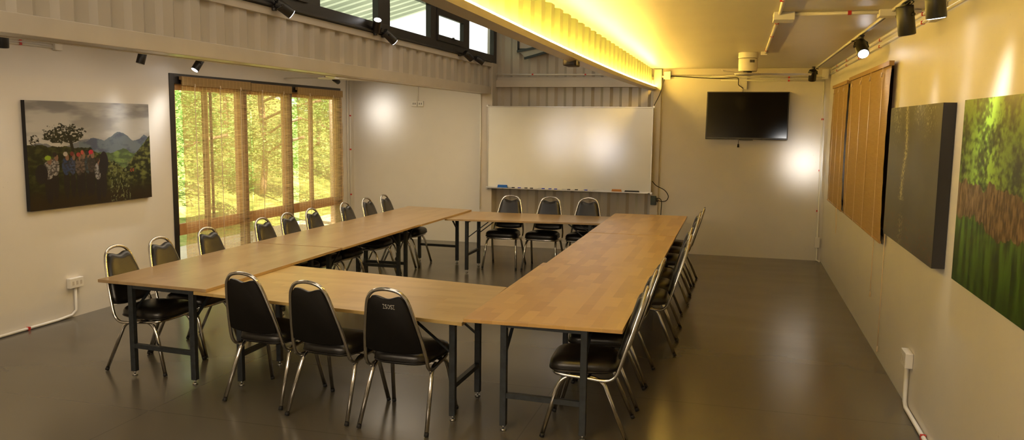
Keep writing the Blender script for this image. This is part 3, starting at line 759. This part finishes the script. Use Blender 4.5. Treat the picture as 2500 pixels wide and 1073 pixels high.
# left bay
spotlight((-6.1, 7.34, ZC-.02), (-6.1, 7.30, 2.64), (-6.30, 7.10, 1.6), 'black spotlight above the mountain photograph', False, .044, .155, 40, 60, 1)
spotlight((-6.1, 8.30, ZC-.02), (-6.1, 8.22, 2.62), (-6.30, 7.78, 1.9), 'lit black spotlight above the left edge of the tall window', True, .044, .15, 60, 56, 1)
spotlight((-6.1, 5.58, ZC-.02), (-6.1, 5.62, 2.66), (-6.25, 5.75, 1.5), 'black spotlight cut off by the left edge of the photo', False, .044, .16, 9, 60, 1)
spotlight((-6.05, 11.4, ZC-.04), (-6.05, 11.5, 2.61), (-5.84, 12.75, 2.1), 'small black spotlight by the hidden ceiling fan', False, .038, .12, 75, 50, 1)
# middle, on the sill track
xm = XB1+.02
spotlight((xm, 6.15, 2.94), (xm+.06, 6.2, 2.93), (-1.2, 9.0, .5), 'lit black spotlight on the sill at the top left of the high windows', True, .044, .16, 30, 45)
spotlight((xm, 8.12, 2.94), (xm+.05, 8.05, 3.0), (-3.2, 7.3, 4.1), 'lit upturned black spotlight of the pair under the second pane', True, .044, .14, 22, 60)
spotlight((xm, 8.32, 2.94), (xm+.07, 8.33, 2.91), (-1.8, 10.5, .4), 'lit downturned black spotlight of the pair under the second pane', True, .044, .16, 30, 45)
spotlight((xm, 10.85, 2.94), (xm+.09, 10.95, 2.915), (-2.72, 12.4, 1.72), 'unlit looking black spotlight beneath the small awning pane', False, .044, .15, 60, 40, 1, (.92,.92,1), on=False)
spotlight((xm, 11.5, 2.94), (xm+.07, 11.55, 2.90), (-1.99, 12.4, 1.62), 'black spotlight at the far right end of the sill', False, .044, .13, 70, 40, 1, (.92,.92,1), on=False)
spotlight((xm, 5.45, 2.94), (xm+.05, 5.40, 3.0), (-2.4, 4.0, 3.5), 'black spotlight with looping cable at the top edge of the photo', False, .044, .15, 12, 60)

bm = newbm(); box(bm, -.05, .05, -.10, .10, -.085, -.02, 0); p = thing('projector', 'small dark box hanging under the glowing beam', 'projector', (-1.315, 6.45, 2.50))
obj('housing', bm, plain('dark_brown_plastic', (.012, .007, .006), .6), p, bevel=.008, loc=(0, 0, .035))
bm = newbm(); box(bm, -.035, .035, -.07, .07, .0, .03); obj('mount_plate', bm, M['trimw'], p, loc=(0, 0, -.02))
bm = newbm(); cyl(bm, (.05, -.05, -.055), (.056, -.05, -.055), .022, seg=18); obj('lens', bm, M['steel'], p, loc=(0, 0, .03))

# ------------------------------------------------------------------ conduits, boxes, sockets
def conduit(pts, r, label, clips=(), boxes=(), name='conduit_pipe', mat='plastic', sub=0):
    p0 = Vector(pts[0]); t = thing(name, label, 'pipe' if name == 'conduit_pipe' else 'cable', p0)
    P = [Vector(p)-p0 for p in pts]
    bm = newbm(); tube(bm, smooth_pts(P, sub) if sub else P, r, 10); obj('pipe' if name == 'conduit_pipe' else 'cord', bm, M[mat], t)
    for c, ax in clips:
        c = Vector(c)-p0; bm = newbm(); s = {'x': (.012, r+.001, r+.001), 'y': (r+.001, .012, r+.001), 'z': (r+.001, r+.001, .012)}[ax]
        box(bm, c.x-s[0], c.x+s[0], c.y-s[1], c.y+s[1], c.z-s[2], c.z+s[2]); obj('clip', bm, M['red'], t)
    for c, s in boxes:
        c = Vector(c)-p0; bm = newbm(); box(bm, c.x-s[0]/2, c.x+s[0]/2, c.y-s[1]/2, c.y+s[1]/2, c.z-s[2]/2, c.z+s[2]/2); obj('junction_box', bm, M['plastic'], t, bevel=.004)
    return t
zc = ZC-.014
conduit([(.225, 4.2, zc), (.255, 6.55, zc), (.25, 9.85, zc)], .013, 'white conduit along the middle of the right ceiling to the fan',
        clips=[((.235, 5.75, zc), 'y'), ((.255, 7.0, zc), 'y'), ((.253, 8.0, zc), 'y'), ((.25, 9.5, zc), 'y')], boxes=[((.285, 6.55, ZC-.03), (.15, .20, .06)), ((.235, 9.9, ZC-.02), (.07, .10, .04))])
conduit([(.36, 6.5, zc), (1.22, 6.5, zc)], .014, 'white conduit crossing the right ceiling from the square box', clips=[((.74, 6.5, zc), 'x')], boxes=[((1.0, 6.5, ZC-.025), (.13, .13, .05))])
for k, z in enumerate((2.805, 2.745)):
    conduit([(1.236, 2.6, z), (1.236, 12.6, z)], .011, ['upper white conduit along the top of the right wall', 'lower white conduit along the top of the right wall'][k],
            clips=[((1.234, yy, z), 'y') for yy in (5.1, 6.5, 7.35, 8.35, 9.7, 10.8, 11.8)])
conduit([(1.225, 5.95, 2.80), (1.225, 5.95, 2.74)], .02, 'white junction box on the top of the right wall pipes', boxes=[((1.222, 6.0, 2.77), (.05, .30, .13))])
conduit([(1.16, 12.735, 2.82), (1.19, 12.70, .02), (1.225, 12.6, .015)], .013, 'white conduit down the right corner of the back wall', clips=[((1.168, 12.728, zz), 'z') for zz in (2.1, 1.35, .75)], boxes=[((1.19, 12.71, .28), (.07, .05, .15)), ((1.17, 12.71, 2.75), (.09, .08, .14))])
conduit([(-1.14, 12.68, 2.715), (1.16, 12.68, 2.70)], .012, 'upper white conduit above the television', clips=[((.67, 12.68, 2.703), 'x')])
conduit([(-.3, 12.695, 2.665), (1.16, 12.695, 2.655)], .012, 'lower white conduit above the television', clips=[((.67, 12.695, 2.658), 'x')])
conduit([(.02, 12.72, 2.70), (.02, 12.72, 2.48)], .012, 'white cable duct dropping to the television', boxes=[((.025, 12.72, 2.63), (.115, .05, .2))])
conduit([(-1.12, 12.66, 2.72), (-1.18, 12.655, 2.72)], .02, 'white junction box beside the end of the glowing beam', boxes=[((-1.09, 12.66, 2.735), (.10, .08, .12))])
conduit([(-1.05, 12.66, 2.725), (-.75, 12.665, 2.71), (-.57, 12.665, 2.70), (-.3, 12.665, 2.69), (-.09, 12.665, 2.70), (-.045, 12.66, 2.68), (-.04, 12.66, 2.60), (.0, 12.655, 2.565), (.03, 12.655, 2.54)], .007,
        'black cable sagging along the wall top to the television', name='power_cable', mat='rubber', sub=5)
conduit([(-1.13, 12.6, 2.68), (-1.16, 12.58, 2.55), (-1.19, 12.56, 2.44), (-1.25, 12.50, 2.30), (-1.26, 12.46, 2.26)], .006, 'black cable from the beam end to the whiteboard corner', name='power_cable', mat='rubber', sub=5)
conduit([(-1.245, 12.42, 1.14), (-1.18, 12.44, 1.07), (-1.06, 12.5, 1.0), (-1.005, 12.55, .91), (-1.03, 12.56, .84), (-1.10, 12.57, .82), (-1.19, 12.57, .84)], .006, 'black cable looping from whiteboard side to the dark socket', name='power_cable', mat='rubber', sub=5)
conduit([(-1.19, 12.57, .87), (-1.13, 12.57, .86), (-1.105, 12.57, .80), (-1.11, 12.57, .60), (-1.11, 12.58, .02)], .006, 'black cable hanging from the dark socket to the floor', name='power_cable', mat='rubber', sub=4)
t = thing('power_socket', 'dark green socket block on the post right of whiteboard', 'socket', (-1.235, 12.60, .83))
bm = newbm(); box(bm, -.04, .045, -.03, .02, -.07, .07); obj('housing', bm, M['socket'], t, bevel=.006)
for zz in (.03, -.01): 
    bm = newbm(); box(bm, .03, .075, -.045, -.02, zz-.012, zz+.012); obj('plug', bm, M['rubber'], t)
for k, (x, z) in enumerate(((-6.362, 2.74), (-6.362, 2.70), (-6.362, 2.66))):
    conduit([(-6.376, 2.4, z), (-6.376, 6.42, z)], .011, ['top', 'middle', 'bottom'][k]+' one of three white conduits ending at the box, upper left wall', clips=[((-6.374, 6.05, z), 'y')], boxes=[((-6.37, 6.47, 2.705), (.04, .09, .14))] if k == 1 else [])
conduit([(-6.376, 6.5, 2.74), (-6.376, 12.5, 2.74)], .011, 'white conduit along the top of the left wall above the blinds', clips=[((-6.374, yy, 2.74), 'y') for yy in (7.0, 7.9)])
for k, y in enumerate((12.50, 12.60)):
    conduit([(-6.376, y, 2.72), (-6.376, y, .02)], .010, ['white vertical conduit beside the blinds, nearer the window', 'white vertical conduit beside the blinds, nearer the corner'][k], clips=[((-6.374, y, zz), 'z') for zz in (2.08, 1.51, .74)] if k == 1 else [])
conduit([(-5.197, 12.738, 2.82), (-5.197, 12.738, 2.31)], .012, 'short white conduit dropping to the double socket on white back wall')
t = thing('wall_outlet', 'white double socket high on the white back wall', 'socket', (-5.2, 12.735, 2.29))
for sx in (-.055, .055):
    bm = newbm(); box(bm, sx-.05, sx+.05, -.02, .013, -.045, .045); b = obj('housing', bm, M['plastic'], t, bevel=.004)
    bm = newbm(); box(bm, sx-.022, sx-.012, -.0215, -.019, -.015, .015); box(bm, sx+.012, sx+.022, -.0215, -.019, -.015, .015); obj('socket_slot', bm, M['rubber'], b)
conduit([(-6.37, 6.53, .30), (-6.37, 6.53, .07), (-6.37, 6.47, .03), (-6.37, 6.30, .018), (-6.37, 3.0, .018)], .014, 'white conduit from the left wall socket down and along the floor', clips=[((-6.368, 5.95, .018), 'y')])
t = thing('wall_outlet', 'white socket box low on the left wall under the mountain photo', 'socket', (-6.365, 6.53, .35))
bm = newbm(); box(bm, -.024, .025, -.085, .085, -.05, .05); b = obj('housing', bm, M['plastic'], t, bevel=.005)
for yy in (-.05, 0, .05):
    bm = newbm(); box(bm, .0245, .0265, yy-.012, yy+.012, -.02, .02); obj('socket_slot', bm, M['trimw'], b)
conduit([(1.228, 6.17, .30), (1.228, 6.17, .05), (1.228, 6.12, .018), (1.228, 3.2, .018)], .015, 'white conduit from the right wall socket down and along the floor', clips=[((1.228, 5.55, .018), 'y')])
t = thing('wall_outlet', 'white socket box low on the right wall', 'socket', (1.225, 6.17, .365))
bm = newbm(); box(bm, -.028, .024, -.085, .085, -.055, .055); b = obj('housing', bm, M['plastic'], t, bevel=.005)
for yy in (-.05, 0, .05):
    bm = newbm(); box(bm, -.0295, -.0275, yy-.014, yy+.014, -.022, .022); obj('socket_slot', bm, M['trimw'], b)
conduit([(-3.80, 12.64, 2.76), (-1.4, 12.64, 2.75)], .011, 'white conduit across the corrugated wall above the whiteboard', clips=[((-3.2, 12.64, 2.76), 'x'), ((-2.35, 12.64, 2.755), 'x')])
conduit([(-3.99, 12.41, 2.43), (-3.99, 12.41, .6)], .008, 'thin white conduit down the post left of the whiteboard')

# ------------------------------------------------------------------ pictures (vertex painted prints)
def sstep(a, b, x): 
    t = min(1, max(0, (x-a)/(b-a))); return t*t*(3-2*t)
def lerp(a, b, t): return tuple(p+(q-p)*t for p, q in zip(a, b))
def fbm(x, y, s=0, o=4): 
    return noise.fractal(Vector((x, y, s)), 1.0, 2.0, o)
def blob(u, v, cx, cy, rx, ry): return ((u-cx)/rx)**2+((v-cy)/ry)**2 < 1

def art_mountain(u, v):
    # u right, v up ; linear colours
    n = fbm(u*3, v*7, 1); c = lerp((.46, .45, .42), (.26, .255, .25), sstep(-.3, .5, n)+.4*sstep(.75, 1, v))
    c = lerp(c, (.42, .40, .34), .7*sstep(.35, .0, abs(v-.62))*sstep(0, .3, u)*.6)
    far = .615+.03*math.sin(u*16)+.05*fbm(u*4, 0, 4)
    if v < far-.02 and u < .5: c = (.16, .17, .19)
    rid = .60+.11*math.exp(-((u-.72)/.10)**2)+.05*math.exp(-((u-.5)/.07)**2)+.075*math.exp(-((u-.95)/.045)**2)+.02*fbm(u*14, 0, 3)
    if v < rid and u > .38: c = lerp((.075, .09, .13), (.13, .16, .18), sstep(.0, .6, .5+fbm(u*9, v*12, 6)))
    rid2 = .50+.10*sstep(.55, 1, u)*math.sin(u*9+2)**2+.03*fbm(u*10, 3, 3)
    if v < rid2 and u > .5: c = lerp((.06, .09, .04), (.15, .22, .06), sstep(-.1, .5, fbm(u*11, v*16, 8)))
    slope = .60-.10*u+(.02*fbm(u*16, 2)) if u < .45 else .555-(u-.45)*.72+.025*fbm(u*20, 5)
    if u > .74: slope = max(slope, .31+.30*(u-.74)/.26*1.6*.75+.02*fbm(u*20, 9))
    if v < slope:
        k = fbm(u*20, v*24, 2, 5)
        c = lerp((.016, .018, .007), (.12, .13, .032), sstep(-.25, .6, k)*sstep(.05, .35, v)*(.35+.9*sstep(.35, .7, u)))
        if v < .25: c = lerp(c, (.03, .018, .010), .7*sstep(.25, .05, v))
    # tree
    tx = (u-.27)/.16; ty = (v-.68)/.10
    if tx*tx+ty*ty*(1 if ty > 0 else 2.2) < 1+.7*fbm(u*22, v*22, 3): c = lerp(c, (.020, .021, .010), sstep(-.35, -.05, fbm(u*60, v*60, 7)+.3*sstep(.74, .60, v)))
    if abs(u-.31-(.66-v)*.15) < .012 and .52 < v < .68: c = (.02, .018, .01)
    if blob(u, v, .05, .64, .035, .05) and fbm(u*50, v*50, 4) > 0: c = (.03, .03, .02)
    # hikers
    P = [(.14, .42, .055, (.40, .38, .36), (.28, .42, .03)), (.19, .45, .04, (.45, .42, .40), (.03, .02, .02)), (.27, .45, .04, (.05, .08, .18), (.45, .40, .34)), (.32, .45, .035, (.07, .10, .20), (.18, .03, .03)),
         (.37, .44, .04, (.18, .14, .11), (.35, .05, .04)), (.40, .46, .03, (.22, .16, .12), (.50, .10, .07)), (.44, .45, .035, (.06, .10, .13), (.04, .03, .03)), (.47, .46, .045, (.09, .07, .06), (.55, .03, .06)),
         (.52, .38, .035, (.42, .40, .38), (.05, .03, .02)), (.565, .42, .05, (.018, .016, .02), (.015, .014, .018))]
    for px, py, s, shirt, hat in P:
        if blob(u, v, px, py-.21, s*.55, .16): c = (.018, .014, .014)
        if blob(u, v, px, py-.06, s*.75, .085): c = lerp(tuple(q*.62 for q in shirt), (.03, .025, .022), .85*sstep(-.25, .25, fbm(u*60, v*60, px*9)))
        if blob(u, v, px+.012, py+.025, s*.34, .032): c = (.20, .11, .07)
        if blob(u, v, px, py+.055, s*.42, .022): c = tuple(q*.8 for q in hat)
    if blob(u, v, .09, .33, .045, .09) or blob(u, v, .575, .40, .036, .115): c = (.016, .013, .015)
    if blob(u, v, .82, .31, .018, .02) and fbm(u*80, v*80, 1) > 0: c = (.30, .05, .03)
    if .62 < u < .80 and v < .42 and fbm(u*70, v*30, 8) > .28: c = (.13, .14, .06)
    return c

def art_dark(u, v):
    c = lerp((.052, .055, .056), (.074, .078, .080), sstep(-.5, .5, fbm(u*2, v*2, 3)))  # grey base lightened to paint in the canvas sheen
    c = lerp(c, (.024, .024, .018), .7*sstep(.55, 1, v))
    x = .40+.02*math.sin(v*11)-.03*(1-v)
    w_ = .035 if v > .35 else .055
    g_ = math.exp(-((u-x)/w_)**2)*(1 if v > .32 else .5 if v < .22 else .1)
    if fbm(u*75, v*55, 2, 3) > .30-.42*g_: c = lerp(c, (.42, .38, .20), g_*.95)
    for cx, lo in ((.18, .62), (.80, .70), (.12, .8), (.62, .78)):
        g_ = math.exp(-((u-cx)/.09)**2)*sstep(lo, 1, v)
        if fbm(u*85, v*60, cx*31, 3) > .42: c = lerp(c, (.36, .36, .25), g_)
    if v < .22 and fbm(u*40, v*40, 7) > .4: c = lerp(c, (.14, .05, .035), .5)
    return c

def art_green(u, v):
    n = fbm(u*9, v*7, 1, 6); n2 = fbm(u*34, v*30, 5, 4); col = .5+.5*math.sin(u*21+fbm(u*3, v*2, 4)*3)
    if v > .56+.05*fbm(u*9, 0, 2)-.08*sstep(.45, 1, u):
        k = sstep(-.5, .7, n*.6+n2*.7+.35*col-.1); c = lerp((.010, .026, .004), (.17, .30, .035), k)
        c = lerp(c, (.34, .62, .06), .8*sstep(.45, 1, k)*math.exp(-((u-.30)/.12)**2))  # bright green column paints a spotlight streak into the print
    elif v > .37+.05*fbm(u*12, 1, 8)-.06*sstep(.4, 1, u)-.05*math.exp(-((u-.45)/.1)**2):
        k = sstep(-.4, .6, fbm(u*60, v*14, 2, 4)); c = lerp((.060, .040, .018), (.235, .155, .085), k)
    else:
        k = sstep(-.5, .6, fbm(u*26, v*3.5, 6, 4)); c = lerp((.012, .035, .006), (.075, .185, .018), k*(.35+.65*sstep(0, .4, v)))
    return c

def picture(name, label, fn, y0, y1, z0, z1, xw, sgn, depth, nx, nz, side_col, rough=.3, vary=0):
    """flat canvas on a wall x = xw; sgn=+1 means it faces +X"""
    t = thing(name, label, 'picture', (xw, (y0+y1)/2, (z0+z1)/2))
    L = (y1-y0)/2; H = (z1-z0)/2
    bm = newbm(); a, b = (0, depth*sgn); box(bm, a+.003*sgn, b, -L, L, -H, H); obj('canvas_edge', bm, plain(name+'_edge', side_col, .6), t)
    xf = depth*sgn+.0015*sgn
    verts = []; cols = []; faces = []
    for j in range(nz+1):
        for i in range(nx+1):
            u = i/nx; v = j/nz
            y = -L+2*L*u if sgn > 0 else L-2*L*u
            verts.append((xf, y, -H+2*H*v)); cols.append((*fn(u, v), 1))
    for j in range(nz):
        for i in range(nx):
            a = j*(nx+1)+i; f = (a, a+1, a+nx+2, a+nx+1); faces.append(f)
    me = bpy.data.meshes.new('print_face'); me.from_pydata(verts, [], faces)
    at = me.color_attributes.new('paint', 'FLOAT_COLOR', 'POINT')
    flat = [x for c in cols for x in c]; at.data.foreach_set('color', flat)
    m = NT(name+'_print'); an = m.n('ShaderNodeAttribute', attribute_name='paint'); m.bsdf(an.outputs['Color'], rough, 0, None, .4)
    me.materials.append(m.m); o = bpy.data.objects.new('print_face', me); COL.objects.link(o); o.parent = t
    return t
picture('framed_print', 'landscape photo print of hikers below misty mountains on left wall', art_mountain, 6.03, 7.66, 1.118, 2.15, XL, 1, .045, 460, 290, (.01, .008, .008), .28)
picture('canvas_print', 'dark grey canvas print with black edge on the right wall', art_dark, 5.42, 7.16, 1.14, 2.15, XR, -1, .075, 200, 150, (.012, .010, .009), .4)
picture('canvas_print', 'bright green forest reflection canvas at the right edge', art_green, 3.45, 5.10, 1.14, 2.155, XR, -1, .035, 330, 210, (.03, .04, .01), .3)

# ------------------------------------------------------------------ added fill lights, sun and sky
def area(name, loc, rot, sx, sy, energy, color):
    ld = bpy.data.lights.new(name, 'AREA'); ld.shape = 'RECTANGLE'; ld.size = sx; ld.size_y = sy; ld.energy = energy; ld.color = color
    o = bpy.data.objects.new(name, ld); COL.objects.link(o); o.location = loc; o.rotation_euler = rot; return o
area('middle_bay_fill', (-2.2, 5.5, 4.2), (0, 0, 0), 1.2, 12, 60, (1, .84, .62))  # unseen fill added in place of clerestory daylight
area('rear_room_fill', (-2.6, -1.2, 2.6), (math.radians(48), 0, 0), 5, 1.2, 210, (1, .79, .56))  # unseen fill added behind the camera for general brightness
area('left_bay_fill', (-4.8, 8.3, 2.82), (0, 0, 0), 1.2, 7, 66, (1, .84, .64))  # hidden fill added to brighten the left bay

sd = bpy.data.lights.new('sun', 'SUN'); sd.energy = 20.0; sd.color = (1, .94, .80); sd.angle = .01
so = bpy.data.objects.new('sun', sd); COL.objects.link(so); so.location = (0, 0, 20)
so.rotation_euler = Vector((-.55, .25, -.85)).to_track_quat('-Z', 'Y').to_euler()

wd = bpy.data.worlds.new('sky'); S.world = wd; wd.use_nodes = True; nt = wd.node_tree; nt.nodes.clear()
o = nt.nodes.new('ShaderNodeOutputWorld'); b = nt.nodes.new('ShaderNodeBackground'); tc = nt.nodes.new('ShaderNodeTexCoord'); nz = nt.nodes.new('ShaderNodeTexNoise'); nz.inputs['Scale'].default_value = 6; nz.inputs['Detail'].default_value = 5
cr = nt.nodes.new('ShaderNodeValToRGB'); cr.color_ramp.elements[0].position = .35; cr.color_ramp.elements[0].color = (.82, .92, .86, 1); cr.color_ramp.elements[1].position = .6; cr.color_ramp.elements[1].color = (1, 1, .97, 1)
nt.links.new(tc.outputs['Generated'], nz.inputs['Vector']); nt.links.new(nz.outputs['Fac'], cr.inputs['Fac']); nt.links.new(cr.outputs['Color'], b.inputs['Color']); b.inputs['Strength'].default_value = 2.0
nt.links.new(b.outputs[0], o.inputs['Surface'])

# ------------------------------------------------------------------ camera
cd = bpy.data.cameras.new('camera'); co = bpy.data.objects.new('camera', cd); COL.objects.link(co); S.camera = co
ya, pi_, ro = 2.70979656e-01, 1.19984488e-01, -1.22604159e-02
cy, sy, cp, sp, c_, s_ = math.cos(ya), math.sin(ya), math.cos(pi_), math.sin(pi_), math.cos(ro), math.sin(ro)
fwd = Vector((-sy*cp, cy*cp, -sp)); r = Vector((cy, sy, 0)); d = fwd.cross(r)
rx = c_*r+s_*d; dn = -s_*r+c_*d
Mx = Matrix((rx, -dn, -fwd)).transposed().to_4x4(); Mx.translation = (0, 0, 2.0); co.matrix_world = Mx
cd.sensor_fit = 'HORIZONTAL'; cd.sensor_width = 36; cd.lens = 36*1974.5/2500; cd.clip_start = .05; cd.clip_end = 200

S.view_settings.view_transform = 'Standard'; S.view_settings.look = 'None'; S.view_settings.exposure = 0
S.cycles.use_denoising = True; S.cycles.sample_clamp_indirect = 6; S.cycles.max_bounces = 6; S.cycles.diffuse_bounces = 4; S.cycles.use_adaptive_sampling = True; S.cycles.adaptive_threshold = .04; S.cycles.transparent_max_bounces = 10
S.cycles.caustics_reflective = False; S.cycles.caustics_refractive = False
